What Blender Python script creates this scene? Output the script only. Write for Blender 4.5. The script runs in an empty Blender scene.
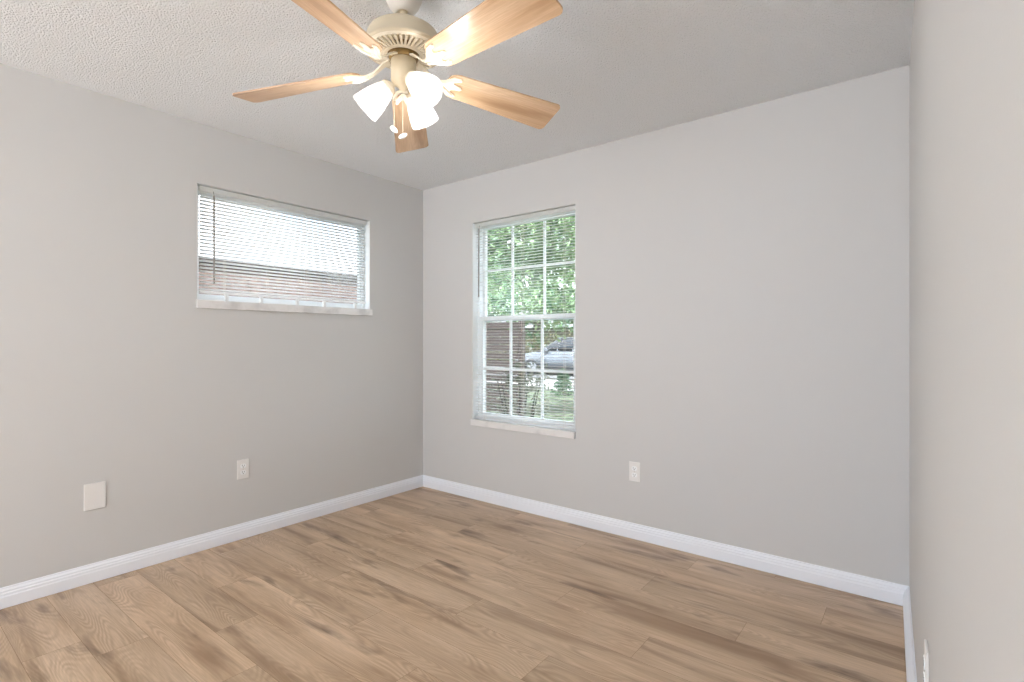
import bpy, bmesh, math, random
from mathutils import Vector, Matrix
PI = math.pi
S = bpy.context.scene
C = S.collection

# ------------------------------------------------------------------ camera, world, lights, exposure
FWD = Vector((-0.6155, 0.7882, 0.0)); RGT = Vector((0.7882, 0.6155, 0.0))
cd = bpy.data.cameras.new('camera'); cd.sensor_width = 36.0; cd.lens = 525.0 / 1024.0 * 36.0
cd.clip_start = 0.02; cd.clip_end = 300
cam = bpy.data.objects.new('camera', cd); C.objects.link(cam)
cam.location = (3.2475, -2.9645, 1.197)
cam.rotation_euler = FWD.to_track_quat('-Z', 'Y').to_euler()
S.camera = cam

w = bpy.data.worlds.new('sky'); S.world = w; w.use_nodes = True
nt = w.node_tree; nt.nodes.clear()
wo = nt.nodes.new('ShaderNodeOutputWorld'); bg = nt.nodes.new('ShaderNodeBackground')
tc = nt.nodes.new('ShaderNodeTexCoord'); nz = nt.nodes.new('ShaderNodeTexNoise')
nz.inputs['Scale'].default_value = 2.6; nz.inputs['Detail'].default_value = 6
cr = nt.nodes.new('ShaderNodeValToRGB')
cr.color_ramp.elements[0].position = 0.33; cr.color_ramp.elements[0].color = (0.42, 0.62, 0.95, 1)
cr.color_ramp.elements[1].position = 0.46; cr.color_ramp.elements[1].color = (0.95, 0.98, 1.04, 1)
nt.links.new(tc.outputs['Generated'], nz.inputs['Vector']); nt.links.new(nz.outputs['Fac'], cr.inputs['Fac'])
nt.links.new(cr.outputs['Color'], bg.inputs['Color']); nt.links.new(bg.outputs['Background'], wo.inputs['Surface'])
bg.inputs['Strength'].default_value = 3.4

sd = bpy.data.lights.new('sun', 'SUN'); sd.energy = 25.0; sd.angle = math.radians(0.6); sd.color = (0.89, 0.985, 1.10)
sun = bpy.data.objects.new('sun', sd); C.objects.link(sun)
sun.rotation_euler = Vector((-0.38, 0.50, -0.78)).to_track_quat('-Z', 'Y').to_euler()

LAMP_POWER = 0.006
S.view_settings.view_transform = 'Standard'; S.view_settings.look = 'None'
S.view_settings.exposure = 0.36; S.view_settings.gamma = 1.0; S.view_settings.use_curve_mapping = False
S.cycles.use_denoising = True
S.cycles.max_bounces = 16; S.cycles.diffuse_bounces = 8; S.cycles.transparent_max_bounces = 24
S.cycles.caustics_reflective = False; S.cycles.caustics_refractive = False
S.cycles.sample_clamp_indirect = 6.0

# ------------------------------------------------------------------ materials
def srgb(r, g, b):
    f = lambda c: (c / 255 / 12.92) if c / 255 <= 0.04045 else ((c / 255 + 0.055) / 1.055) ** 2.4
    return (f(r), f(g), f(b), 1)

def mat(name, col, rough=0.5, spec=0.5, metal=0.0, bump=None, emit=None, coat=0.0):
    m = bpy.data.materials.new(name); m.use_nodes = True
    n = m.node_tree; b = n.nodes['Principled BSDF']
    b.inputs['Base Color'].default_value = col; b.inputs['Roughness'].default_value = rough
    b.inputs['Specular IOR Level'].default_value = spec; b.inputs['Metallic'].default_value = metal
    b.inputs['Coat Weight'].default_value = coat
    if emit:
        b.inputs['Emission Color'].default_value = emit[0]; b.inputs['Emission Strength'].default_value = emit[1]
    t = n.nodes.new('ShaderNodeTexCoord')
    if bump:
        sc, st, dist, det = bump
        z = n.nodes.new('ShaderNodeTexNoise'); z.inputs['Scale'].default_value = sc; z.inputs['Detail'].default_value = det
        bm_ = n.nodes.new('ShaderNodeBump'); bm_.inputs['Strength'].default_value = st; bm_.inputs['Distance'].default_value = dist
        n.links.new(t.outputs['Object'], z.inputs['Vector']); n.links.new(z.outputs['Fac'], bm_.inputs['Height'])
        n.links.new(bm_.outputs['Normal'], b.inputs['Normal'])
    return m

def vary(m, c1, c2, scale, lo=0.35, hi=0.65, stretch=(1, 1, 1), detail=4):
    """noise mix of two base colours in object space"""
    n = m.node_tree; b = n.nodes['Principled BSDF']
    t = n.nodes.new('ShaderNodeTexCoord'); mp = n.nodes.new('ShaderNodeMapping'); mp.inputs['Scale'].default_value = stretch
    z = n.nodes.new('ShaderNodeTexNoise'); z.inputs['Scale'].default_value = scale; z.inputs['Detail'].default_value = detail
    r = n.nodes.new('ShaderNodeValToRGB')
    r.color_ramp.elements[0].position = lo; r.color_ramp.elements[0].color = c1
    r.color_ramp.elements[1].position = hi; r.color_ramp.elements[1].color = c2
    n.links.new(t.outputs['Object'], mp.inputs['Vector']); n.links.new(mp.outputs['Vector'], z.inputs['Vector'])
    n.links.new(z.outputs['Fac'], r.inputs['Fac']); n.links.new(r.outputs['Color'], b.inputs['Base Color'])
    return m

M = {}
M['wall'] = mat('wall_paint', srgb(203, 204, 204), 0.62, 0.25, bump=(260, 0.12, 0.002, 3))
M['white'] = mat('white_trim_paint', srgb(236, 241, 249), 0.35, 0.5)
M['vinyl'] = mat('white_vinyl', srgb(243, 247, 249), 0.4, 0.4)
M['slat'] = mat('blind_slat_white', srgb(242, 245, 246), 0.4, 0.4)
def translucent(m, fac, col):
    n = m.node_tree; b = n.nodes['Principled BSDF']; o = n.nodes['Material Output']
    t = n.nodes.new('ShaderNodeBsdfTranslucent'); t.inputs['Color'].default_value = col
    x = n.nodes.new('ShaderNodeMixShader'); x.inputs[0].default_value = fac
    n.links.new(b.outputs[0], x.inputs[1]); n.links.new(t.outputs[0], x.inputs[2]); n.links.new(x.outputs[0], o.inputs['Surface'])
translucent(M['slat'], 0.6, srgb(246, 245, 244))
M['plate'] = mat('outlet_plastic', srgb(230, 230, 229), 0.35, 0.5)
M['dark'] = mat('dark_slot', srgb(60, 55, 52), 0.6)
M['metal'] = mat('screw_metal', srgb(190, 188, 180), 0.35, metal=0.8)
M['fanwhite'] = mat('fan_cream_enamel', srgb(238, 230, 212), 0.32, 0.5)
M['canopy'] = mat('off_white_canopy', srgb(226, 223, 218), 0.3, 0.5)
M['fanbeige'] = mat('fan_antique_cream', srgb(214, 202, 176), 0.4, 0.5)
M['fandark'] = mat('fan_recess_gold', srgb(150, 125, 78), 0.5)
M['wand'] = mat('grey_clear_wand', srgb(140, 137, 130), 0.25, 0.5)
M['cord'] = mat('white_cord', srgb(225, 222, 214), 0.7)
M['bead'] = mat('brass_bead_chain', srgb(232, 214, 190), 0.35, metal=0.3)
# sill: marble
M['sill'] = vary(mat('marble_sill', srgb(222, 220, 217), 0.25, 0.5), srgb(205, 205, 206), srgb(226, 226, 226), 9, 0.32, 0.5, (1, 1, 1), 8)

# ceiling: popcorn
def ceiling_mat():
    m = bpy.data.materials.new('popcorn_ceiling'); m.use_nodes = True; n = m.node_tree; b = n.nodes['Principled BSDF']
    b.inputs['Base Color'].default_value = srgb(243, 247, 251); b.inputs['Roughness'].default_value = 0.9
    b.inputs['Specular IOR Level'].default_value = 0.1
    t = n.nodes.new('ShaderNodeTexCoord')
    v = n.nodes.new('ShaderNodeTexNoise'); v.inputs['Scale'].default_value = 150; v.inputs['Detail'].default_value = 5; v.inputs['Roughness'].default_value = 0.6
    v2 = n.nodes.new('ShaderNodeTexVoronoi'); v2.inputs['Scale'].default_value = 115
    mx = n.nodes.new('ShaderNodeMath'); mx.operation = 'MULTIPLY_ADD'; mx.inputs[1].default_value = -0.55
    bp = n.nodes.new('ShaderNodeBump'); bp.inputs['Strength'].default_value = 1.0; bp.inputs['Distance'].default_value = 0.012
    n.links.new(t.outputs['Object'], v.inputs['Vector']); n.links.new(t.outputs['Object'], v2.inputs['Vector'])
    n.links.new(v2.outputs['Distance'], mx.inputs[0]); n.links.new(v.outputs['Fac'], mx.inputs[2])
    n.links.new(mx.outputs[0], bp.inputs['Height']); n.links.new(bp.outputs['Normal'], b.inputs['Normal'])
    return m
M['ceiling'] = ceiling_mat()

def wood(name, light, mid, dark, knots=True, plank=False, gs=1.0, rough=0.45, spec=0.4, knot_col=None):
    """grain runs along U; UVs are in metres, shifted per plank"""
    m = bpy.data.materials.new(name); m.use_nodes = True; n = m.node_tree; b = n.nodes['Principled BSDF']; L = n.links.new
    uv = n.nodes.new('ShaderNodeUVMap')
    def noise(sx, sy, det, rgh=0.55, dist=0.0):
        mp = n.nodes.new('ShaderNodeMapping'); mp.inputs['Scale'].default_value = (sx * gs, sy * gs, 1)
        z = n.nodes.new('ShaderNodeTexNoise'); z.inputs['Scale'].default_value = 1; z.inputs['Detail'].default_value = det
        z.inputs['Roughness'].default_value = rgh; z.inputs['Distortion'].default_value = dist
        L(uv.outputs['UV'], mp.inputs['Vector']); L(mp.outputs['Vector'], z.inputs['Vector']); return z.outputs['Fac']
    def math_(op, a, b_, c=None):
        q = n.nodes.new('ShaderNodeMath'); q.operation = op
        for i, v in enumerate((a, b_, c)):
            if v is None: continue
            if isinstance(v, (int, float)): q.inputs[i].default_value = v
            else: L(v, q.inputs[i])
        return q.outputs[0]
    def ramp(f, stops):
        r = n.nodes.new('ShaderNodeValToRGB'); e = r.color_ramp.elements
        e[0].position, e[0].color = stops[0]; e[1].position, e[1].color = stops[-1]
        for p, c in stops[1:-1]:
            x = e.new(p); x.color = c
        L(f, r.inputs['Fac']); return r.outputs['Color']
    def mixc(f, a, b_, mode='MIX'):
        x = n.nodes.new('ShaderNodeMix'); x.data_type = 'RGBA'; x.blend_type = mode
        if isinstance(f, (int, float)): x.inputs[0].default_value = f
        else: L(f, x.inputs[0])
        for i, v in ((6, a), (7, b_)):
            if isinstance(v, tuple): x.inputs[i].default_value = v
            else: L(v, x.inputs[i])
        return x.outputs[2]
    broad = noise(1.1, 10, 4, 0.5, 0.5)          # broad streaks
    fine = noise(6, 170, 3, 0.7)                  # fine fibres
    cath = noise(1.3, 7.5, 1, 0.4, 0.2)           # height field whose contours are the cathedral rings
    rings = math_('SINE', math_('MULTIPLY', cath, 190.0 if plank else 90.0), 0)
    ringf = math_('MULTIPLY_ADD', rings, 0.5, 0.5)
    rmask = noise(2.1, 6, 2)                      # where rings read strongly
    col = ramp(broad, [(0.31, dark), (0.46, mid), (0.64, light)])
    col = mixc(math_('MULTIPLY', ramp(rmask, [(0.42, (0, 0, 0, 1)), (0.58, (1, 1, 1, 1))]), math_('MULTIPLY', ringf, 0.45 if plank else 0.22)), col, dark)
    col = mixc(ramp(fine, [(0.42, (0.28, 0.28, 0.28, 1)), (0.6, (0, 0, 0, 1))]), col, dark)
    if knots:
        kn = noise(1.7, 8, 4, 0.55, 0.3)
        kf = ramp(kn, [(0.585, (0, 0, 0, 1)), (0.72, (0.85, 0.85, 0.85, 1))])
        col = mixc(kf, col, knot_col or dark)
    if plank:
        at = n.nodes.new('ShaderNodeAttribute'); at.attribute_name = 'tone'
        tone = ramp(at.outputs['Fac'], [(0.0, (0.90, 0.89, 0.87, 1)), (0.5, (0.99, 0.99, 0.99, 1)), (1.0, (1.08, 1.07, 1.06, 1))])
        col = mixc(1.0, col, tone, 'MULTIPLY')
    L(col, b.inputs['Base Color'])
    b.inputs['Roughness'].default_value = rough; b.inputs['Specular IOR Level'].default_value = spec
    bp = n.nodes.new('ShaderNodeBump'); bp.inputs['Strength'].default_value = 0.18; bp.inputs['Distance'].default_value = 0.001
    L(fine, bp.inputs['Height']); L(bp.outputs['Normal'], b.inputs['Normal'])
    return m
M['floor'] = wood('oak_plank_floor', srgb(217, 191, 162), srgb(198, 171, 141), srgb(150, 121, 92), True, True, rough=0.36, spec=0.8, knot_col=srgb(98, 70, 46))
M['seam'] = mat('plank_seam', srgb(128, 100, 76), 0.8)
M['blade'] = wood('light_oak_blade', srgb(220, 194, 165), srgb(203, 172, 139), srgb(158, 124, 92), False, False, gs=1.3, rough=0.3, spec=0.5)

def glass_mat(name, tint=(1, 1, 1, 1), gl=0.06):
    m = bpy.data.materials.new(name); m.use_nodes = True; n = m.node_tree; n.nodes.clear()
    o = n.nodes.new('ShaderNodeOutputMaterial'); t = n.nodes.new('ShaderNodeBsdfTransparent'); g = n.nodes.new('ShaderNodeBsdfGlossy')
    t.inputs['Color'].default_value = tint; g.inputs['Roughness'].default_value = 0.02
    x = n.nodes.new('ShaderNodeMixShader'); x.inputs[0].default_value = gl
    n.links.new(t.outputs[0], x.inputs[1]); n.links.new(g.outputs[0], x.inputs[2]); n.links.new(x.outputs[0], o.inputs['Surface'])
    return m
M['glass'] = glass_mat('window_glass', (0.93, 0.95, 0.95, 1))

def shade_mat():
    m = bpy.data.materials.new('alabaster_glass_shade'); m.use_nodes = True; n = m.node_tree; n.nodes.clear(); L = n.links.new
    o = n.nodes.new('ShaderNodeOutputMaterial')
    tr = n.nodes.new('ShaderNodeBsdfTranslucent'); tp = n.nodes.new('ShaderNodeBsdfTransparent'); p = n.nodes.new('ShaderNodeBsdfPrincipled')
    p.inputs['Base Color'].default_value = (0.86, 0.85, 0.83, 1); p.inputs['Roughness'].default_value = 0.12
    t = n.nodes.new('ShaderNodeTexCoord'); z = n.nodes.new('ShaderNodeTexNoise'); z.inputs['Scale'].default_value = 26; z.inputs['Detail'].default_value = 4
    z.inputs['Distortion'].default_value = 1.5
    r = n.nodes.new('ShaderNodeValToRGB'); r.color_ramp.elements[0].position = 0.35; r.color_ramp.elements[0].color = (0.62, 0.615, 0.61, 1)
    r.color_ramp.elements[1].position = 0.6; r.color_ramp.elements[1].color = (0.97, 0.96, 0.94, 1)
    L(t.outputs['Object'], z.inputs['Vector']); L(z.outputs['Fac'], r.inputs['Fac']); L(r.outputs['Color'], tr.inputs['Color'])
    a = n.nodes.new('ShaderNodeMixShader'); a.inputs[0].default_value = 0.8
    b = n.nodes.new('ShaderNodeMixShader'); b.inputs[0].default_value = 0.10
    L(p.outputs[0], a.inputs[1]); L(tr.outputs[0], a.inputs[2]); L(a.outputs[0], b.inputs[1]); L(tp.outputs[0], b.inputs[2])
    em = n.nodes.new('ShaderNodeEmission'); em.inputs['Strength'].default_value = 0.05; ad = n.nodes.new('ShaderNodeAddShader')
    L(r.outputs['Color'], em.inputs['Color']); L(b.outputs[0], ad.inputs[0]); L(em.outputs[0], ad.inputs[1])
    L(ad.outputs[0], o.inputs['Surface'])
    return m
M['shade'] = shade_mat()
def bulb_mat():
    m = bpy.data.materials.new('frosted_lit_bulb'); m.use_nodes = True; n = m.node_tree; n.nodes.clear()
    o = n.nodes.new('ShaderNodeOutputMaterial'); t = n.nodes.new('ShaderNodeBsdfTransparent'); e = n.nodes.new('ShaderNodeEmission')
    e.inputs['Color'].default_value = (1, 0.95, 0.86, 1); e.inputs['Strength'].default_value = 4.5
    x = n.nodes.new('ShaderNodeMixShader'); x.inputs[0].default_value = 0.6
    n.links.new(t.outputs[0], x.inputs[1]); n.links.new(e.outputs[0], x.inputs[2]); n.links.new(x.outputs[0], o.inputs['Surface'])
    return m
M['bulb'] = bulb_mat()

# outdoors
M['lawn'] = vary(mat('lawn_grass', srgb(70, 74, 50), 0.9), srgb(54, 64, 44), srgb(76, 82, 58), 3, 0.35, 0.7, (1, 1, 1), 8)
M['concrete'] = vary(mat('pale_concrete', srgb(210, 205, 200), 0.9), srgb(196, 190, 186), srgb(222, 216, 212), 2, 0.3, 0.7)
M['asphalt'] = vary(mat('grey_asphalt', srgb(120, 116, 112), 0.95), srgb(72, 70, 68), srgb(92, 90, 88), 6, 0.3, 0.7)
M['bark'] = vary(mat('tree_bark', srgb(84, 66, 52), 0.95, bump=(14, 1.0, 0.05, 6)), srgb(20, 16, 13), srgb(46, 37, 30), 5, 0.35, 0.65, (3, 3, 0.6), 6)
M['fence'] = vary(mat('brown_fence_boards', srgb(140, 110, 92), 0.85), srgb(76, 56, 48), srgb(104, 79, 69), 3, 0.3, 0.7, (6, 6, 0.5), 6)
M['fencecap'] = mat('dark_fence_cap', srgb(50, 40, 35), 0.85)
M['stucco'] = mat('pale_stucco', srgb(128, 124, 120), 0.95, bump=(40, 0.4, 0.01, 4))
M['roof'] = vary(mat('grey_shingles', srgb(90, 86, 84), 0.95), srgb(76, 73, 72), srgb(104, 100, 98), 8, 0.3, 0.7, (1, 4, 4))
M['carpaint'] = mat('silver_car_paint', srgb(92, 95, 99), 0.25, 0.5, metal=0.4, coat=0.6)
M['carglass'] = mat('dark_car_glass', srgb(28, 32, 36), 0.05, 0.8)
M['tyre'] = mat('black_tyre', srgb(26, 26, 27), 0.85)
M['rim'] = mat('alloy_rim', srgb(170, 170, 172), 0.3, metal=0.9)
M['taillight'] = mat('orange_lamp_lens', srgb(190, 90, 50), 0.2)
M['headlight'] = mat('clear_lamp_lens', srgb(225, 228, 230), 0.1, 0.8)
def leaf(name, c1, c2):
    m = mat(name, c1, 0.5, 0.4); vary(m, c1, c2, 1.3, 0.35, 0.65, (1, 1, 1), 5)
    n = m.node_tree; b = n.nodes['Principled BSDF']; o = n.nodes['Material Output']
    tl = n.nodes.new('ShaderNodeBsdfTranslucent'); x = n.nodes.new('ShaderNodeMixShader'); x.inputs[0].default_value = 0.45
    src = b.inputs['Base Color'].links[0].from_socket
    n.links.new(src, tl.inputs['Color']); n.links.new(b.outputs[0], x.inputs[1]); n.links.new(tl.outputs[0], x.inputs[2])
    n.links.new(x.outputs[0], o.inputs['Surface']); return m
M['leaf_oak'] = leaf('oak_leaves', srgb(62, 92, 66), srgb(138, 158, 112))
M['leaf_far'] = leaf('pale_far_leaves', srgb(90, 120, 96), srgb(150, 168, 126))
M['leaf_bush'] = leaf('bush_leaves', srgb(62, 72, 50), srgb(214, 216, 200))  # pale second tone puts sunlit flecks into the leaf colour
M['leaf_hedge'] = leaf('hedge_leaves', srgb(66, 66, 38), srgb(104, 97, 62))
M['leaf_shrub'] = leaf('shrub_leaves', srgb(52, 78, 56), srgb(84, 108, 76))

# ------------------------------------------------------------------ helpers
def link(name, me, m=None, parent=None, kind=None, smooth=False):
    o = bpy.data.objects.new(name, me); C.objects.link(o)
    if m is not None:
        for x in (m if isinstance(m, (list, tuple)) else [m]): me.materials.append(x)
    if parent: o.parent = parent
    if kind: o['kind'] = kind
    if smooth:
        for p in me.polygons: p.use_smooth = True
    return o
def obj(name, bm, m, parent=None, kind=None, smooth=False, bevel=0.0):
    bmesh.ops.recalc_face_normals(bm, faces=bm.faces[:])
    me = bpy.data.meshes.new(name); bm.to_mesh(me); bm.free()
    o = link(name, me, m, parent, kind, smooth)
    if bevel:
        b = o.modifiers.new('bevel', 'BEVEL'); b.width = bevel; b.segments = 2; b.limit_method = 'ANGLE'
    return o
def tag(o, label, cat, group=None):
    o['label'] = label; o['category'] = cat
    if group: o['group'] = group
    return o
def thing(name, label, cat, loc=(0, 0, 0), rot=(0, 0, 0), group=None):
    o = bpy.data.objects.new(name, None); C.objects.link(o); o.empty_display_size = 0.05
    o.location = loc; o.rotation_euler = rot
    return tag(o, label, cat, group)
def box(bm, x0, x1, y0, y1, z0, z1, mx=None, mi=0):
    vs = [bm.verts.new((x, y, z)) for x in (x0, x1) for y in (y0, y1) for z in (z0, z1)]
    if mx is not None:
        for v in vs: v.co = mx @ v.co
    for f in ((0, 1, 3, 2), (4, 6, 7, 5), (0, 4, 5, 1), (2, 3, 7, 6), (0, 2, 6, 4), (1, 5, 7, 3)):
        bm.faces.new([vs[i] for i in f]).material_index = mi
    return vs
def lathe(bm, prof, n=40, mx=None, cap0=True, cap1=True):
    """prof = [(r, z)...] around Z"""
    rings = []
    for r, z in prof:
        rings.append([bm.verts.new((r * math.cos(2 * PI * k / n), r * math.sin(2 * PI * k / n), z)) for k in range(n)])
    if mx is not None:
        for rg in rings:
            for v in rg: v.co = mx @ v.co
    for a, b in zip(rings, rings[1:]):
        for k in range(n): bm.faces.new((a[k], a[(k + 1) % n], b[(k + 1) % n], b[k]))
    if cap0: bm.faces.new(rings[0][::-1])
    if cap1: bm.faces.new(rings[-1])
    return rings
def tube(bm, pts, r, n=10):
    pts = [Vector(p) for p in pts]; rings = []
    rs = r if isinstance(r, (list, tuple)) else [r] * len(pts)
    up = None
    for i, p in enumerate(pts):
        d = (pts[min(i + 1, len(pts) - 1)] - pts[max(i - 1, 0)]).normalized()
        if up is None: up = d.orthogonal().normalized()
        up = (up - d * up.dot(d)).normalized(); s = d.cross(up)
        rings.append([bm.verts.new(p + (up * math.cos(2 * PI * k / n) + s * math.sin(2 * PI * k / n)) * rs[i]) for k in range(n)])
    for a, b in zip(rings, rings[1:]):
        for k in range(n): bm.faces.new((a[k], a[(k + 1) % n], b[(k + 1) % n], b[k]))
    bm.faces.new(rings[0][::-1]); bm.faces.new(rings[-1])
def prism(bm, poly, z0, z1, mx=None):
    a = [bm.verts.new((x, y, z0)) for x, y in poly]; b = [bm.verts.new((x, y, z1)) for x, y in poly]
    if mx is not None:
        for v in a + b: v.co = mx @ v.co
    n = len(poly)
    bm.faces.new(a[::-1]); bm.faces.new(b)
    for k in range(n): bm.faces.new((a[k], a[(k + 1) % n], b[(k + 1) % n], b[k]))
def dup(root, name=None):
    r = root.copy(); C.objects.link(r)
    for ch in list(root.children):
        c = ch.copy(); C.objects.link(c); c.parent = r
        for g in ch.children:
            d = g.copy(); C.objects.link(d); d.parent = c
    return r

# ------------------------------------------------------------------ room shell
H = 2.44
YB = -6.0                      # far end of the room behind the camera (rear wall left out to let daylight in)
SK = 0.039                     # the right wall runs slightly out of square
XR = 3.203
def xr(y): return XR - SK * y
W1 = (-1.715, -0.528, 1.40, 2.095)     # window_1 opening in the left wall: y0 y1 z0 z1
W2 = (0.551, 1.460, 0.575, 2.095)      # window_2 opening in the back wall: x0 x1 z0 z1
T = 0.16

bm = bmesh.new()
y0, y1, z0, z1 = W1
box(bm, -T, 0, YB, y0, 0, H); box(bm, -T, 0, y1, T, 0, H); box(bm, -T, 0, y0, y1, 0, z0); box(bm, -T, 0, y0, y1, z1, H)
obj('wall_left', bm, M['wall'], kind='structure')
bm = bmesh.new()
x0, x1, z0, z1 = W2
box(bm, 0, x0, 0, T, 0, H); box(bm, x1, XR + 0.15, 0, T, 0, H); box(bm, x0, x1, 0, T, 0, z0); box(bm, x0, x1, 0, T, z1, H)
obj('wall_back', bm, M['wall'], kind='structure')
bm = bmesh.new()
prism(bm, [(XR, 0), (xr(YB), YB), (xr(YB) + 0.12, YB), (XR + 0.12, 0)], 0, H)
obj('wall_right', bm, M['wall'], kind='structure')
bm = bmesh.new(); box(bm, -T, 3.6, YB, T, H, H + 0.12)
obj('ceiling', bm, M['ceiling'], kind='structure')

# floor: planks 178 mm wide, 1.23 m long, along X
random.seed(11)
bm = bmesh.new(); uvl = bm.loops.layers.uv.new('UVMap'); tl = bm.faces.layers.float.new('tone')
PW, PL = 0.178, 1.23
joint = {0: .78, 3: .56, 4: 1.36, 5: .90, 6: .41, 7: 1.15, 8: .69, 9: .20, 10: .95, 11: .45, 12: 1.05, 13: .2}
k = -22
while -2.371 + k * PW < 0:
    ya = -2.371 + k * PW; yb = min(ya + PW, 0.0)
    j = joint.get(k, random.uniform(0, PL)) - 2 * PL
    while j < 3.5:
        xa, xb = max(j, 0.0), min(j + PL, 3.45)
        if xb > xa + 0.01:
            g = 0.0005
            ou, ov = random.uniform(0, 90), random.uniform(0, 90); fl = random.choice((1, -1))
            vs = [bm.verts.new((x, y, 0)) for x, y in ((xa + g, ya + g), (xb - g, ya + g), (xb - g, yb - g), (xa + g, yb - g))]
            f = bm.faces.new(vs); f[tl] = random.uniform(0, 1)
            for lp in f.loops: lp[uvl].uv = (ou + fl * lp.vert.co.x, ov + lp.vert.co.y)
        j += PL
    k += 1
vs = box(bm, 0, 3.45, YB, 0, -0.12, -0.0015, mi=1)
me = bpy.data.meshes.new('floor'); bm.to_mesh(me); bm.free()
link('floor', me, [M['floor'], M['seam']], kind='structure')

# baseboards: moulded profile (d = distance from the wall, z)
BP = [(0, 0), (0.016, 0), (0.016, 0.050), (0.0135, 0.055), (0.0135, 0.064), (0.010, 0.069), (0.010, 0.075), (0.005, 0.083), (0.004, 0.090), (0, 0.091)]
def baseboard(name, a, b, nrm, lift=0.0):
    a, b, nrm = Vector((*a, 0)), Vector((*b, 0)), Vector((*nrm, 0))
    bm = bmesh.new()
    A = [bm.verts.new(a + nrm * d + Vector((0, 0, z + lift))) for d, z in BP]; B = [bm.verts.new(b + nrm * d + Vector((0, 0, z + lift))) for d, z in BP]
    for i in range(len(BP)): bm.faces.new((A[i], A[(i + 1) % len(BP)], B[(i + 1) % len(BP)], B[i]))
    bm.faces.new(A[::-1]); bm.faces.new(B)
    obj(name, bm, M['white'], kind='structure')
baseboard('baseboard_left', (0, YB), (0, 0), (1, 0), 0.002)
baseboard('baseboard_back', (0.0, 0), (XR, 0), (0, -1), 0.002)
nr = Vector((-1, -SK)).normalized()
BP = [(d * 1.5, z) for d, z in BP]
baseboard('baseboard_right', (xr(YB), YB), (XR, 0), nr, 0.002)

# ------------------------------------------------------------------ windows
def frame_bars(bm, u0, u1, v0, v1, wd, d0, d1, place):
    for a in ((u0, u0 + wd, v0, v1), (u1 - wd, u1, v0, v1), (u0 + wd, u1 - wd, v0, v0 + wd), (u0 + wd, u1 - wd, v1 - wd, v1)):
        bar(bm, *a, d0, d1, place)
def bar(bm, u0, u1, v0, v1, d0, d1, place):
    if place == 'back': box(bm, u0, u1, d0, d1, v0, v1)
    else: box(bm, -d1, -d0, u0, u1, v0, v1)
# window_2 (back wall): single-hung, three by two panes in each sash
win2 = thing('window_2', 'tall white single-hung window with grids in the back wall', 'window', (0, 0, 0)); win2['kind'] = 'structure'
bm = bmesh.new(); frame_bars(bm, 0.552, 1.459, 0.60, 2.094, 0.024, 0.056, 0.118, 'back'); obj('window_frame', bm, M['vinyl'], win2)
def sash(z0, z1, d0, d1, zr, mx_):
    bm = bmesh.new(); frame_bars(bm, 0.574, 1.437, z0, z1, 0.030, d0, d1, 'back')
    s = obj('sash', bm, M['vinyl'], win2)
    bm = bmesh.new()
    for x in mx_: bar(bm, x - 0.009, x + 0.009, z0 + .03, z1 - .03, d0 + .006, d1 - .006, 'back')
    bar(bm, 0.60, 1.41, zr - 0.009, zr + 0.009, d0 + .0065, d1 - .0065, 'back')
    obj('muntin_grid', bm, M['vinyl'], s)
    bm = bmesh.new(); bar(bm, 0.60, 1.41, z0 + .03, z1 - .03, (d0 + d1) / 2 - .002, (d0 + d1) / 2 + .002, 'back')
    obj('glass_pane', bm, M['glass'], s)
sash(1.345, 2.086, 0.090, 0.114, 1.733, (0.860, 1.146))
sash(0.622, 1.385, 0.062, 0.086, 0.987, (0.865, 1.145))
bm = bmesh.new(); box(bm, 0.02 + 0.55, 1.445, -0.0, 0.12, 0.576, 0.600); box(bm, 0.549, 1.462, -0.022, 0.0, 0.558, 0.604)
obj('window_sill', bm, M['sill'], win2, bevel=0.003)
# window_1 (left wall): wide horizontal slider
win1 = thing('window_1', 'wide short white window high in the left wall', 'window'); win1['kind'] = 'structure'
bm = bmesh.new(); frame_bars(bm, -1.714, -0.529, 1.432, 2.094, 0.020, 0.056, 0.118, 'left'); obj('window_frame', bm, M['vinyl'], win1)
for a, b, d in ((-1.698, -0.545, 0.075),):
    bm = bmesh.new(); frame_bars(bm, a, b, 1.450, 2.076, 0.022, d, d + 0.024, 'left'); s = obj('sash', bm, M['vinyl'], win1)
    bm = bmesh.new(); bar(bm, a + .018, b - .018, 1.468, 2.058, d + .010, d + .014, 'left'); obj('glass_pane', bm, M['glass'], s)
bm = bmesh.new(); box(bm, -0.12, 0.0, -1.70, -0.543, 1.401, 1.430); box(bm, 0.0, 0.022, -1.722, -0.520, 1.384, 1.432)
obj('window_sill', bm, M['sill'], win1, bevel=0.003)
# white returns lining both openings
bm = bmesh.new(); box(bm, 0.5512, 0.5545, 0.001, 0.056, 0.6, 2.0915); box(bm, 1.4565, 1.4598, 0.001, 0.056, 0.6, 2.0915)
obj('jamb_liner', bm, M['vinyl'], win2)
bm = bmesh.new(); box(bm, -0.056, -0.001, -1.7148, -1.7115, 1.43, 2.0915); box(bm, -0.056, -0.001, -0.5315, -0.5282, 1.43, 2.0915)
obj('jamb_liner', bm, M['vinyl'], win1)

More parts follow.
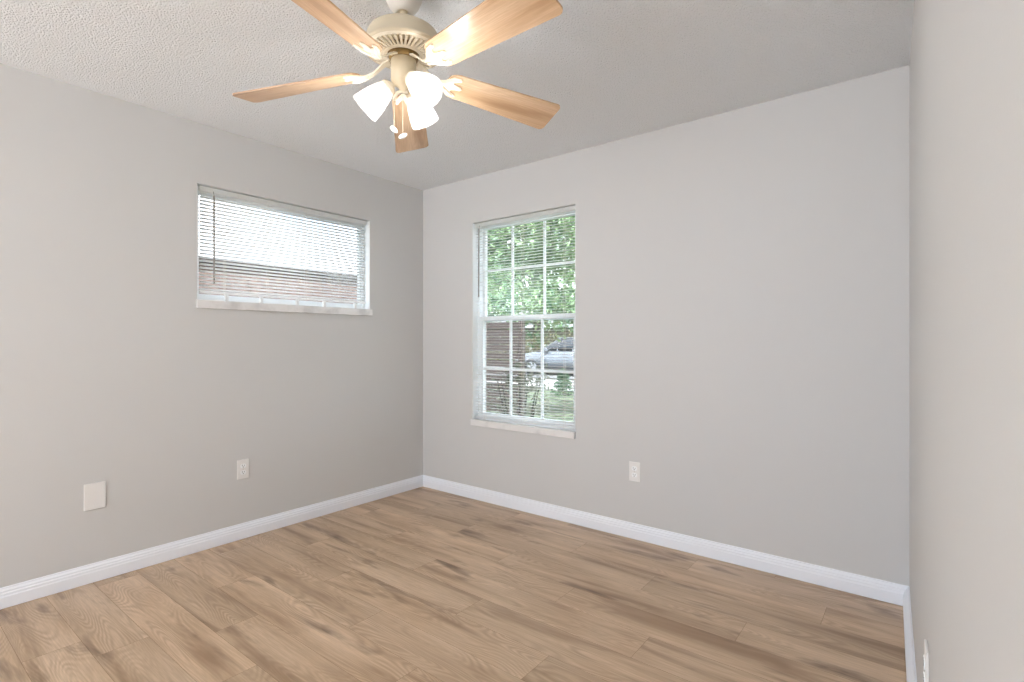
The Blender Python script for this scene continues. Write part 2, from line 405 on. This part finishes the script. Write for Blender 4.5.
# ------------------------------------------------------------------ mini blinds
def blind(width, ztop, zbot, tilt, label, cords, wand_u, wand_len, loc, rotz):
    """local: x along the width, -y to the room, z world height"""
    t = thing('mini_blind', label, 'window blind', loc, (0, 0, rotz))
    bm = bmesh.new(); box(bm, 0, width, -0.014, 0.012, ztop - 0.028, ztop); obj('headrail', bm, M['slat'], t, bevel=0.002)
    bm = bmesh.new(); n = int(round((ztop - 0.040 - zbot - 0.02) / 0.0205)); st = (ztop - 0.040 - zbot - 0.02) / n
    for i in range(n + 1):
        zc = zbot + 0.02 + i * st; prev = None
        for s in range(5):
            f = (s / 4 - 0.5); yy = f * 0.0250 * math.cos(tilt); zz = zc + f * 0.0250 * math.sin(tilt) + 0.0016 * (1 - 4 * f * f)
            cur = [bm.verts.new((0.003, yy, zz)), bm.verts.new((width - 0.003, yy, zz))]
            if prev: bm.faces.new((prev[0], prev[1], cur[1], cur[0]))
            prev = cur
    o = obj('slats', bm, M['slat'], t, smooth=True)
    so = o.modifiers.new('solid', 'SOLIDIFY'); so.thickness = 0.0005; so.offset = 0
    bm = bmesh.new(); box(bm, 0.001, width - 0.001, -0.011, 0.011, zbot - 0.004, zbot + 0.010); obj('bottom_rail', bm, M['slat'], t, bevel=0.003)
    for u in cords:
        bm = bmesh.new()
        for yy in (-0.0135, 0.0135): tube(bm, [(u, yy, ztop - 0.03), (u, yy, zbot)], 0.0007, 5)
        tube(bm, [(u, 0.004, ztop - 0.03), (u, 0.004, zbot)], 0.0007, 5)
        obj('ladder_cord', bm, M['cord'], t)
        bm = bmesh.new(); box(bm, u - 0.008, u + 0.008, -0.013, 0.0, zbot - 0.006, zbot - 0.0035); obj('cord_plug', bm, M['plate'], t)
    bm = bmesh.new(); tube(bm, [(wand_u, -0.022, ztop - 0.045), (wand_u, -0.024, ztop - wand_len)], 0.0048, 6)
    tube(bm, [(wand_u, -0.014, ztop - 0.02), (wand_u, -0.022, ztop - 0.045)], 0.0015, 6)
    obj('tilt_wand', bm, M['wand'], t)
    return t
blind(0.897, 2.090, 0.614, math.radians(1), 'white mini blind, slats open, hung in the tall back window', (0.10, 0.45, 0.80), 0.052, 0.56, (0.557, 0.030, 0), 0)
b1 = blind(1.145, 2.088, 1.478, math.radians(-19), 'white mini blind in the wide short window high on the left wall', (0.14, 0.40, 0.66, 0.92), 0.072, 0.56, (-0.026, -1.694, 0), PI / 2)
for u in (0.15, 0.36, 0.60, 0.80, 1.05):
    bm = bmesh.new(); box(bm, u - 0.008, u + 0.008, -0.012, 0.006, 1.4305, 1.474)
    obj('hold_down_tab', bm, M['plate'], b1)

# ------------------------------------------------------------------ outlets and blank plate
def outlet(label, loc, rotz, group='duplex outlets low on the walls'):
    """local: plate in XZ plane, facing -Y"""
    t = thing('power_outlet', label, 'power outlet', loc, (0, 0, rotz), group)
    bm = bmesh.new(); box(bm, -0.035, 0.035, -0.006, 0.0, -0.0585, 0.0585); obj('cover_plate', bm, M['plate'], t, bevel=0.0025)
    for s in (1, -1):
        zc = s * 0.0195
        pl = [(0.0165 * math.cos(a) * 1.0, max(-0.0125, min(0.0125, 0.0165 * math.sin(a)))) for a in [2 * PI * k / 32 for k in range(32)]]
        bm = bmesh.new(); prism(bm, pl, 0, 0.0022, Matrix.Translation((0, -0.006, zc)) @ Matrix.Rotation(PI / 2, 4, 'X'))
        r = obj('receptacle', bm, M['vinyl'], t)
        bm = bmesh.new()
        box(bm, -0.0075, -0.0050, -0.0086, -0.0078, zc - 0.001, zc + 0.008); box(bm, 0.0050, 0.0075, -0.0086, -0.0078, zc - 0.001, zc + 0.0065)
        prism(bm, [(0.0028 * math.cos(a), 0.0028 * math.sin(a)) for a in [2 * PI * k / 12 for k in range(12)]], 0, 0.0008,
              Matrix.Translation((0, -0.0078, zc - 0.0065)) @ Matrix.Rotation(PI / 2, 4, 'X'))
        obj('slots', bm, M['dark'], r)
    bm = bmesh.new(); lathe(bm, [(0.0026, 0), (0.0026, 0.001), (0.001, 0.0016)], 12, Matrix.Translation((0, -0.006, 0)) @ Matrix.Rotation(PI / 2, 4, 'X'))
    obj('screw', bm, M['metal'], t)
    return t
outlet('white duplex outlet on the left wall, below the wide window', (0.0, -1.460, 0.421), PI / 2)
outlet('white duplex outlet on the back wall, right of the tall window', (1.876, 0.0, 0.406), 0)
outlet('white wall outlet seen edge-on at the bottom of the right wall', (xr(-1.425), -1.425, 0.437), -PI / 2 + math.atan(SK))
t = thing('blank_wall_plate', 'blank square white cover plate low on the left wall', 'wall plate', (0, -2.183, 0.426), (0, 0, PI / 2))
bm = bmesh.new(); box(bm, -0.044, 0.044, -0.007, 0, -0.066, 0.066); obj('cover_plate', bm, M['plate'], t, bevel=0.004)
for s in (1, -1):
    bm = bmesh.new(); lathe(bm, [(0.003, 0), (0.003, 0.001), (0.001, 0.0016)], 12, Matrix.Translation((0, -0.007, s * 0.044)) @ Matrix.Rotation(PI / 2, 4, 'X'))
    obj('screw', bm, M['plate'], t)

# ------------------------------------------------------------------ ceiling fan
FX, FY = 1.800, -1.735
fan = thing('ceiling_fan', 'five-blade light oak ceiling fan with a cream body and three lit glass shades', 'ceiling fan', (FX, FY, 0))
bm = bmesh.new(); lathe(bm, [(0.070, 2.44), (0.069, 2.425), (0.064, 2.405), (0.054, 2.383), (0.042, 2.367), (0.030, 2.359), (0.022, 2.358), (0.019, 2.364)], 48); obj('canopy', bm, M['canopy'], fan, smooth=True)
bm = bmesh.new(); lathe(bm, [(0.0135, 2.40), (0.0135, 2.310)], 20); lathe(bm, [(0.024, 2.320), (0.026, 2.312), (0.026, 2.302)], 28)
obj('downrod', bm, M['fanbeige'], fan, smooth=False)
bm = bmesh.new(); lathe(bm, [(0.030, 2.306), (0.070, 2.303), (0.100, 2.296), (0.120, 2.282), (0.129, 2.264), (0.130, 2.240), (0.137, 2.232), (0.1395, 2.226), (0.137, 2.221), (0.128, 2.220)], 64)
mh = obj('motor_housing', bm, M['fanbeige'], fan, smooth=True)
# vented underside: ribs with slots
bm = bmesh.new(); N = 40
lathe(bm, [(0.134, 2.2215), (0.118, 2.2165), (0.116, 2.2175)], 80, cap0=False, cap1=False)
lathe(bm, [(0.070, 2.2095), (0.067, 2.2060), (0.058, 2.2050), (0.055, 2.213)], 64, cap0=False, cap1=False)
for k in range(N):
    mx = Matrix.Rotation(2 * PI * k / N, 4, 'Z')
    vs = box(bm, 0.066, 0.119, -0.0042, 0.0042, 2.212, 2.2175, mx)
    for v in vs:
        r = math.hypot(v.co.x, v.co.y); f = (r - 0.066) / 0.053; v.co.z += -0.0045 * (1 - f)
        if f < 0.5: v.co.x *= 1; v.co.y *= 1
obj('vent_grille', bm, M['fanwhite'], mh, smooth=False)
bm = bmesh.new(); lathe(bm, [(0.122, 2.222), (0.055, 2.2185)], 64); obj('vent_recess', bm, M['fandark'], mh)
bm = bmesh.new(); lathe(bm, [(0.050, 2.218), (0.050, 2.195), (0.045, 2.190)], 48)
for k in range(20):
    mxh = Matrix.Rotation(2 * PI * k / 20, 4, 'Z') @ Matrix.Translation((0.0505, 0, 2.203)) @ Matrix.Rotation(PI / 2, 4, 'Y')
    prism(bm, [(0.004 * math.cos(q * PI / 4), 0.004 * math.sin(q * PI / 4)) for q in range(8)], -0.001, 0.001, mxh)
obj('flywheel', bm, M['fandark'], fan, smooth=False)
bm = bmesh.new(); lathe(bm, [(0.040, 2.192), (0.044, 2.188), (0.044, 2.120), (0.040, 2.108), (0.026, 2.098), (0.016, 2.090), (0.012, 2.078)], 40)
obj('switch_housing', bm, M['fanbeige'], fan, smooth=True)

def rrect(hx0, hx1, w0, w1, r0, r1, n=6):
    """outline of a blade: root at hx0 (half-width w0, corner r0), tip at hx1 (half-width w1, corner r1)"""
    p = []
    for cx, cy, r, a0 in ((hx1 - r1, -(w1 - r1), r1, -PI / 2), (hx1 - r1, w1 - r1, r1, 0), (hx0 + r0, w0 - r0, r0, PI / 2), (hx0 + r0, -(w0 - r0), r0, PI)):
        for k in range(n + 1):
            a = a0 + PI / 2 * k / n; p.append((cx + r * math.cos(a), cy + r * math.sin(a)))
    return p
ROOT_R, ROOT_Z = 0.158, 2.146
# (bearing deg, tip radius, tip height)
BL = [(66.0, 0.618, 2.110), (136.0, 0.640, 2.106), (210.5, 0.615, 2.093), (282.5, 0.640, 2.162), (357.0, 0.645, 2.155)]
PITCH = math.radians(-15)
for bi, (deg, rt, zt) in enumerate(BL):
    a = math.radians(deg)
    L = rt - ROOT_R; slope = math.atan2(ROOT_Z - zt, L)
    mx = Matrix.Translation((math.cos(a) * ROOT_R, math.sin(a) * ROOT_R, ROOT_Z)) @ Matrix.Rotation(a, 4, 'Z') @ Matrix.Rotation(slope, 4, 'Y') @ Matrix.Rotation(PITCH, 4, 'X')
    bm = bmesh.new()
    prism(bm, rrect(0, L / math.cos(slope), 0.058, 0.078, 0.040, 0.020), -0.003, 0.003)
    bmesh.ops.recalc_face_normals(bm, faces=bm.faces[:])
    uvl = bm.loops.layers.uv.new('UVMap')
    for f in bm.faces:
        for lp in f.loops: lp[uvl].uv = (lp.vert.co.x + 7.3 * bi, lp.vert.co.y + 3.1 * bi)
    me = bpy.data.meshes.new('blade'); bm.to_mesh(me); bm.free()
    bl = link('blade', me, M['blade'], fan); bl.matrix_local = mx
    # iron: forked plate under the blade root + curved arm to the flywheel
    bm = bmesh.new()
    def half(pl): return pl
    # plate outline (fork with three rounded lobes), holes are real gaps between the prongs
    top = [(-0.030, 0.012), (-0.012, 0.018), (0.004, 0.032), (0.020, 0.044), (0.044, 0.047), (0.052, 0.041), (0.046, 0.034), (0.032, 0.032), (0.024, 0.024), (0.026, 0.015), (0.040, 0.010), (0.058, 0.007), (0.064, 0.0)]
    pl = top + [(x, -y) for x, y in reversed(top[:-1])]
    prism(bm, pl, -0.0085, -0.0035)
    # two raised scrolls
    for s in (1, -1):
        tube(bm, [(-0.028, 0.006 * s, -0.0095), (-0.006, 0.012 * s, -0.011), (0.014, 0.026 * s, -0.011), (0.040, 0.040 * s, -0.009)], [0.005, 0.0055, 0.005, 0.003], 8)
    for sx, sy in ((0.045, 0.040), (0.045, -0.040), (0.054, 0)):
        lathe(bm, [(0.0042, -0.0085), (0.0042, -0.0098), (0.002, -0.0108)], 10, Matrix.Translation((sx, sy, 0)))
    iron = obj('blade_iron', bm, M['fanwhite'], bl, bevel=0.0012)
    bm = bmesh.new(); inv = mx.inverted()
    def loc(r, z, side=0.0):
        return inv @ Vector((math.cos(a) * r - math.sin(a) * side, math.sin(a) * r + math.cos(a) * side, z))
    ctr = [(0.050, 2.190), (0.068, 2.184), (0.088, 2.168), (0.110, 2.150), (0.135, 2.141), (0.158, 2.140)]
    wd = [0.014, 0.013, 0.010, 0.009, 0.011, 0.014]
    prev = None
    for (r, z), wv in zip(ctr, wd):
        cur = [bm.verts.new(loc(r, z + dz, sd * wv)) for sd, dz in ((-1, 0.003), (1, 0.003), (1, -0.004), (-1, -0.004))]
        if prev:
            for q in range(4): bm.faces.new((prev[q], prev[(q + 1) % 4], cur[(q + 1) % 4], cur[q]))
        else: bm.faces.new(cur[::-1])
        prev = cur
    bm.faces.new(prev)
    o2 = obj('iron_arm', bm, M['fanwhite'], bl, bevel=0.0015)

# light kit
SHADE = [(0.0215, 0.0), (0.026, 0.004), (0.033, 0.022), (0.040, 0.045), (0.0455, 0.070), (0.050, 0.095), (0.052, 0.112), (0.0525, 0.120)]
LIGHTS = [(222, 0.050, 2.098, 44), (-4, 0.048, 2.108, 38), (102, 0.050, 2.104, 46)]   # bearing, neck radius, neck height, degrees below horizontal
for deg, rn, zn, dn in LIGHTS:
    a = math.radians(deg); d = Vector((math.cos(a) * math.cos(math.radians(dn)), math.sin(a) * math.cos(math.radians(dn)), -math.sin(math.radians(dn))))
    neck = Vector((math.cos(a) * rn, math.sin(a) * rn, zn))
    mx = Matrix.Translation(neck) @ d.to_track_quat('Z', 'Y').to_matrix().to_4x4()
    bm = bmesh.new()
    tube(bm, [(math.cos(a) * 0.020, math.sin(a) * 0.020, zn + 0.012), neck * 0.6 + Vector((0, 0, zn * 0.4 + 0.008)), neck + d * 0.002], [0.009, 0.009, 0.010], 12)
    lathe(bm, [(0.012, -0.012), (0.024, -0.004), (0.0285, 0.002), (0.0285, 0.014), (0.0265, 0.014)], 32, mx)
    arm = obj('lamp_arm', bm, M['fanwhite'], fan, smooth=False, bevel=0.0)
    # glass shade, ribbed
    bm = bmesh.new(); n = 72; rings = []
    for i, (r, z) in enumerate(SHADE):
        rr = [r * (1 + 0.012 * math.cos(12 * 2 * PI * k / n) * min(1, i / 3)) for k in range(n)]
        rings.append([bm.verts.new(mx @ Vector((rr[k] * math.cos(2 * PI * k / n), rr[k] * math.sin(2 * PI * k / n), z))) for k in range(n)])
    for A, B in zip(rings, rings[1:]):
        for k in range(n): bm.faces.new((A[k], A[(k + 1) % n], B[(k + 1) % n], B[k]))
    sh = obj('lamp_shade', bm, M['shade'], fan, smooth=True)
    so = sh.modifiers.new('solid', 'SOLIDIFY'); so.thickness = 0.0028; so.offset = -1
    bm = bmesh.new(); lathe(bm, [(0.011, 0.004), (0.012, 0.022), (0.017, 0.038), (0.026, 0.056), (0.030, 0.070), (0.028, 0.085), (0.019, 0.097), (0.006, 0.102)], 28, mx)
    bu = obj('bulb', bm, M['bulb'], sh, smooth=True)
    ld = bpy.data.lights.new('bulb_light', 'POINT'); ld.energy = LAMP_POWER; ld.shadow_soft_size = 0.022; ld.color = (1.0, 0.99, 0.98)
    lo = bpy.data.objects.new('bulb_light', ld); C.objects.link(lo); lo.location = mx @ Vector((0, 0, 0.075)); lo.parent = fan
    l2 = bpy.data.lights.new('fan_fill_light', 'POINT'); l2.energy = 2.0; l2.shadow_soft_size = 0.025; l2.color = (1.0, 0.97, 0.93)  # fill light added in open air past the shade mouth, for blades and ceiling
    lo2 = bpy.data.objects.new('fan_fill_light', l2); C.objects.link(lo2); lo2.location = mx @ Vector((0, 0, 0.200)); lo2.parent = fan
# pull chains on a short curved arm
bm = bmesh.new(); tube(bm, [(0.012, 0.010, 2.078), (-0.004, -0.004, 2.082), (-0.018, -0.014, 2.076), (-0.026, -0.018, 2.062), (-0.028, -0.019, 2.050)], [0.006, 0.0065, 0.0065, 0.006, 0.005], 12)
obj('chain_guide', bm, M['fanwhite'], fan, smooth=True)
for (px, py), z0, z1, tl_ in (((-0.028, -0.019), 2.052, 1.955, 0.35), ((-0.004, 0.0), 2.078, 1.932, -0.5)):
    bm = bmesh.new(); zz = z0
    while zz > z1:
        bmesh.ops.create_icosphere(bm, subdivisions=1, radius=0.0018, matrix=Matrix.Translation((px, py, zz))); zz -= 0.0034
    tube(bm, [(px, py, z0), (px, py, z1)], 0.0009, 5)
    ch = obj('pull_chain', bm, M['bead'], fan)
    bm = bmesh.new(); lathe(bm, [(0.0015, 0.017), (0.006, 0.013), (0.0085, 0.004), (0.0085, -0.005), (0.005, -0.013), (0.0015, -0.016)], 20,
                            Matrix.Translation((px, py, z1 - 0.008)) @ Matrix.Rotation(tl_ * 2.2, 4, RGT.cross(Vector((0, 0, 1)))) @ Matrix.Scale(1.0, 4))
    obj('chain_pull', bm, M['vinyl'], ch, smooth=True)

# ------------------------------------------------------------------ outdoors
GZ = -0.15
def slab(name, pts, z0, z1, m):
    bm = bmesh.new(); prism(bm, pts, z0, z1); return obj(name, bm, m, kind='structure')
slab('ground_lawn', [(-60, -20), (25, -20), (25, 70), (-60, 70)], GZ - 0.3, GZ, M['lawn'])
slab('ground_driveway', [(-40, 9.2), (20, 9.2), (20, 12.2), (-40, 12.2)], GZ - 0.1, GZ + 0.012, M['concrete'])
slab('ground_bounce_slab', [(-1, -16), (8, -16), (8, -6.0), (-1, -6.0)], GZ - 0.1, -0.02, M['concrete'])  # unseen pale slab added behind the room to bounce sunlight onto the ceiling
slab('ground_road', [(-50, 12.6), (20, 12.6), (20, 18.6), (-50, 18.6)], GZ - 0.1, GZ + 0.006, M['asphalt'])

def leaf_mesh(name, centres, per, size, m, parent=None, seed=1, flat=1.0, kind=None):
    rnd = random.Random(seed); V = []; F_ = []
    for (cx, cy, cz, rx, ry, rz) in centres:
        for _ in range(per):
            while True:
                p = Vector((rnd.uniform(-1, 1), rnd.uniform(-1, 1), rnd.uniform(-1, 1)))
                if 0.15 < p.length < 1: break
            c = Vector((cx + p.x * rx, cy + p.y * ry, cz + p.z * rz))
            d = Vector((rnd.gauss(0, 1), rnd.gauss(0, 1), rnd.gauss(0, 1) * flat)).normalized(); e = d.orthogonal().normalized()
            e = (Matrix.Rotation(rnd.uniform(0, 6.28), 3, d) @ e); s = size * rnd.uniform(0.6, 1.3)
            i = len(V); q = d.cross(e)
            V += [c - d * s, c - d * s * .25 + e * s * .42 + q * s * .08, c + d * s * .45 + e * s * .28, c + d * s, c + d * s * .45 - e * s * .28, c - d * s * .25 - e * s * .42 + q * s * .08]
            F_ += [(i, i + 1, i + 2, i + 3), (i, i + 3, i + 4, i + 5)]
    me = bpy.data.meshes.new(name); me.from_pydata(V, [], F_)
    return link(name, me, m, parent)
def tree(label, x, y, r, h, clusters, per, size, m, seed, group=None):
    t = thing('tree', label, 'tree', (x, y, GZ), group=group); rnd = random.Random(seed)
    bm = bmesh.new(); tube(bm, [(0, 0, -0.05), (0, 0, 0.25), (0.03, 0.02, h * .5), (0.0, 0.05, h)], [r * 1.35, r * 1.08, r, r * .75], 18)
    obj('trunk', bm, M['bark'], t, smooth=True)
    for k in range(4):
        a = k * PI / 2 + rnd.uniform(-.4, .4); bm = bmesh.new()
        tube(bm, [(0, 0, h * .88), (math.cos(a) * .6, math.sin(a) * .6, h + .4), (math.cos(a) * 1.5, math.sin(a) * 1.5, h + 1.1)], [r * .45, r * .32, r * .12], 10)
        obj('branch', bm, M['bark'], t, smooth=True)
    leaf_mesh('foliage', clusters, per, size, m, t, seed)
    return t
rnd = random.Random(5)
def cl(n, cx, cy, cz, sx, sy, sz, r0, r1):
    out = []
    for _ in range(n):
        r = rnd.uniform(r0, r1); out.append((cx + rnd.uniform(-sx, sx), cy + rnd.uniform(-sy, sy), cz + rnd.uniform(-sz, sz), r, r, r * .7))
    return out
tree('nearest leafy tree, its boughs reaching across the tall window\'s upper left panes', -3.3, 3.7, 0.2, 2.6,
     cl(36, 1.3, 0.2, 3.2, 1.4, 0.8, 1.3, 0.35, 0.6), 150, 0.055, M['leaf_oak'], 3)
tree('broad leafy green tree standing on the lawn this side of the driveway', -7.4, 6.9, 0.16, 3.2,
     cl(76, 2.2, 1.6, 3.9, 3.3, 1.3, 2.1, 0.5, 1.0), 230, 0.09, M['leaf_oak'], 7)
tree('pale green tree across the street behind the hedge', -15.5, 23.5, 0.25, 4.5,
     cl(40, 0, 0, 6.0, 5.0, 2.5, 3.0, 0.9, 1.6), 150, 0.16, M['leaf_far'], 9)
t = thing('bush', 'leafy pale-flecked bush growing right outside the tall window\'s lower panes', 'bush', (0.42, 0.76, GZ))
bm = bmesh.new()
for k in range(7):
    a = k * 0.9; tube(bm, [(0, 0, 0), (math.cos(a) * .09, math.sin(a) * .09, .5), (math.cos(a) * .2, math.sin(a) * .2, 1.0)], [.012, .009, .004], 6)
obj('stems', bm, M['bark'], t)
leaf_mesh('foliage', [(0, 0, .85, .38, .30, .25), (.05, .05, 1.02, .26, .22, .16), (-.04, -.03, .55, .34, .30, .3)], 230, 0.024, M['leaf_bush'], t, 4)
t = thing('shrub', 'small pointed green shrub standing on the lawn before the driveway', 'shrub', (-3.76, 8.06, GZ))
bm = bmesh.new(); tube(bm, [(0, 0, 0), (0, 0, .5)], [.03, .015], 8); obj('stem', bm, M['bark'], t)
leaf_mesh('foliage', [(0, 0, .12, .34, .34, .15), (0, 0, .26, .24, .24, .14), (0, 0, .42, .16, .16, .18), (0, 0, .54, .13, .13, .12)], 420, 0.03, M['leaf_shrub'], t, 6)
o = leaf_mesh('hedge', [(-20 + 1.0 * i, 20.0, GZ + .95, .75, .6, 1.0) for i in range(19)], 620, 0.06, M['leaf_hedge'], None, 8)
tag(o, 'long olive-yellow clipped hedge running behind the silver car', 'hedge')

# house across the street
t = thing('neighbour_house', 'low pale house with a grey roof behind the hedge across the street', 'house', (-17, 29, GZ))
bm = bmesh.new(); box(bm, -9, 9, 0, 8, 0, 2.5); obj('walls', bm, M['stucco'], t)
bm = bmesh.new()
rv = [bm.verts.new(p) for p in ((-9.6, -.7, 2.45), (9.6, -.7, 2.45), (9.6, 8.7, 2.45), (-9.6, 8.7, 2.45), (-6.5, 4, 4.3), (6.5, 4, 4.3))]
for f in ((0, 1, 5, 4), (2, 3, 4, 5), (1, 2, 5), (3, 0, 4), (3, 2, 1, 0)): bm.faces.new([rv[i] for i in f])
rf = obj('roof', bm, M['roof'], t)
bm = bmesh.new(); box(bm, -9.62, 9.62, -.75, -.70, 2.3, 2.5); obj('fascia', bm, M['vinyl'], rf)
for wx in (-6.5, -2.5, 2.2, 6.0):
    bm = bmesh.new(); box(bm, wx - .7, wx + .7, -.04, .04, .9, 2.0); wf = obj('window', bm, M['vinyl'], t)
    bm = bmesh.new(); box(bm, wx - .62, wx + .62, -.06, -.045, .98, 1.92); obj('pane', bm, M['carglass'], wf)

# silver car, side on to the street
def car(x, y, rot):
    t = thing('car', 'silver car parked on the street beyond the tall window', 'car', (x, y, GZ + 0.006), (0, 0, rot))
    def loft(secs, name, m, parent, sm=True):
        bm = bmesh.new(); rs = []
        for xx, zb, zt, hw, ht in secs:      # x, bottom z, top z, half width bottom, half width top
            pr = [(-hw, zb), (-hw * 1.02, (zb + zt) / 2), (-ht, zt - .04), (-ht * .9, zt), (ht * .9, zt), (ht, zt - .04), (hw * 1.02, (zb + zt) / 2), (hw, zb)]
            rs.append([bm.verts.new((xx, a, b)) for a, b in pr])
        for A, B in zip(rs, rs[1:]):
            for k in range(8): bm.faces.new((A[k], A[(k + 1) % 8], B[(k + 1) % 8], B[k]))
        bm.faces.new(rs[0][::-1]); bm.faces.new(rs[-1])
        return obj(name, bm, m, parent, smooth=sm, bevel=0.0)
    body = loft([(-2.25, .42, .72, .70, .66), (-2.15, .30, .80, .82, .78), (-1.4, .22, .90, .88, .84), (-.9, .2, .95, .88, .85), (.9, .2, .97, .88, .85), (1.7, .22, 1.0, .88, .84), (2.15, .3, .98, .84, .8), (2.25, .45, .80, .74, .7)], 'body', M['carpaint'], t)
    cab = loft([(-1.25, .92, .95, .80, .74), (-.45, .92, 1.40, .80, .60), (.3, .92, 1.46, .80, .61), (1.0, .92, 1.42, .80, .60), (1.75, .95, 1.02, .78, .70)], 'greenhouse', M['carglass'], t)
    bm = bmesh.new(); box(bm, -.45, 1.0, -.57, .57, 1.43, 1.475); obj('roof_panel', bm, M['carpaint'], t, bevel=.02)
    for px in (-.35, .30, 1.02):
        for s in (1, -1):
            bm = bmesh.new(); tube(bm, [(px, s * .82, .93), (px + (.05 if px < 0 else 0), s * .64, 1.43)], .03, 6); obj('pillar', bm, M['carpaint'], t)
    for px in (-1.4, 1.4):
        for s in (1, -1):
            mx = Matrix.Translation((px, s * .80, .32)) @ Matrix.Rotation(PI / 2, 4, 'X')
            bm = bmesh.new(); lathe(bm, [(.24, -.10), (.32, -.09), (.32, .09), (.24, .10)], 28, mx); wh = obj('wheel', bm, M['tyre'], t)
            bm = bmesh.new(); lathe(bm, [(.05, -.115), (.21, -.108), (.21, .108), (.05, .115)], 20, mx); obj('rim', bm, M['rim'], wh)
    for s in (1, -1):
        bm = bmesh.new(); box(bm, -2.24, -2.0, s * .50 - .17, s * .50 + .17, .60, .74); obj('headlight', bm, M['headlight'], t, bevel=.03)
        bm = bmesh.new(); box(bm, 2.06, 2.25, s * .55 - .17, s * .55 + .17, .72, .90); obj('tail_light', bm, M['taillight'], t, bevel=.03)
        bm = bmesh.new(); box(bm, -.85, -.68, s * .92 - .08, s * .92 + .08, .95, 1.08); obj('side_mirror', bm, M['carpaint'], t, bevel=.03)
    return t
car(-7.6, 14.9, math.radians(8))

# brown board fence beyond the left window
t = thing('board_fence', 'brown board fence with a dark cap outside the wide left window', 'fence', (-2.5, 0, GZ))
bm = bmesh.new(); yy = -3.5
while yy < 2.3:
    box(bm, -0.012, 0.012, yy, yy + 0.142, 0.02, 2.14); yy += 0.148
obj('boards', bm, M['fence'], t)
bm = bmesh.new(); box(bm, -0.06, 0.05, -3.55, 2.40, 2.14, 2.20); obj('cap_rail', bm, M['fencecap'], t)
for yy in (-3.4, -1.5, 0.4, 2.2):
    bm = bmesh.new(); box(bm, -0.11, -0.013, yy, yy + .09, 0, 2.13); obj('post', bm, M['fencecap'], t)
# low brown slatted fence near the tall window
t = thing('slatted_fence', 'low dark brown slatted fence at the left behind the tall window\'s lower panes', 'fence', (-1.0, 2.62, GZ))
for k in range(15):
    bm = bmesh.new(); box(bm, -1.40, 0.0, -0.012, 0.012, 0.06 + k * 0.104, 0.148 + k * 0.104); obj('rail', bm, M['fencecap'], t)
for x_ in (-1.40, -0.70, -0.02):
    bm = bmesh.new(); box(bm, x_, x_ + 0.07, 0.013, 0.08, 0, 1.64); obj('post', bm, M['fencecap'], t)
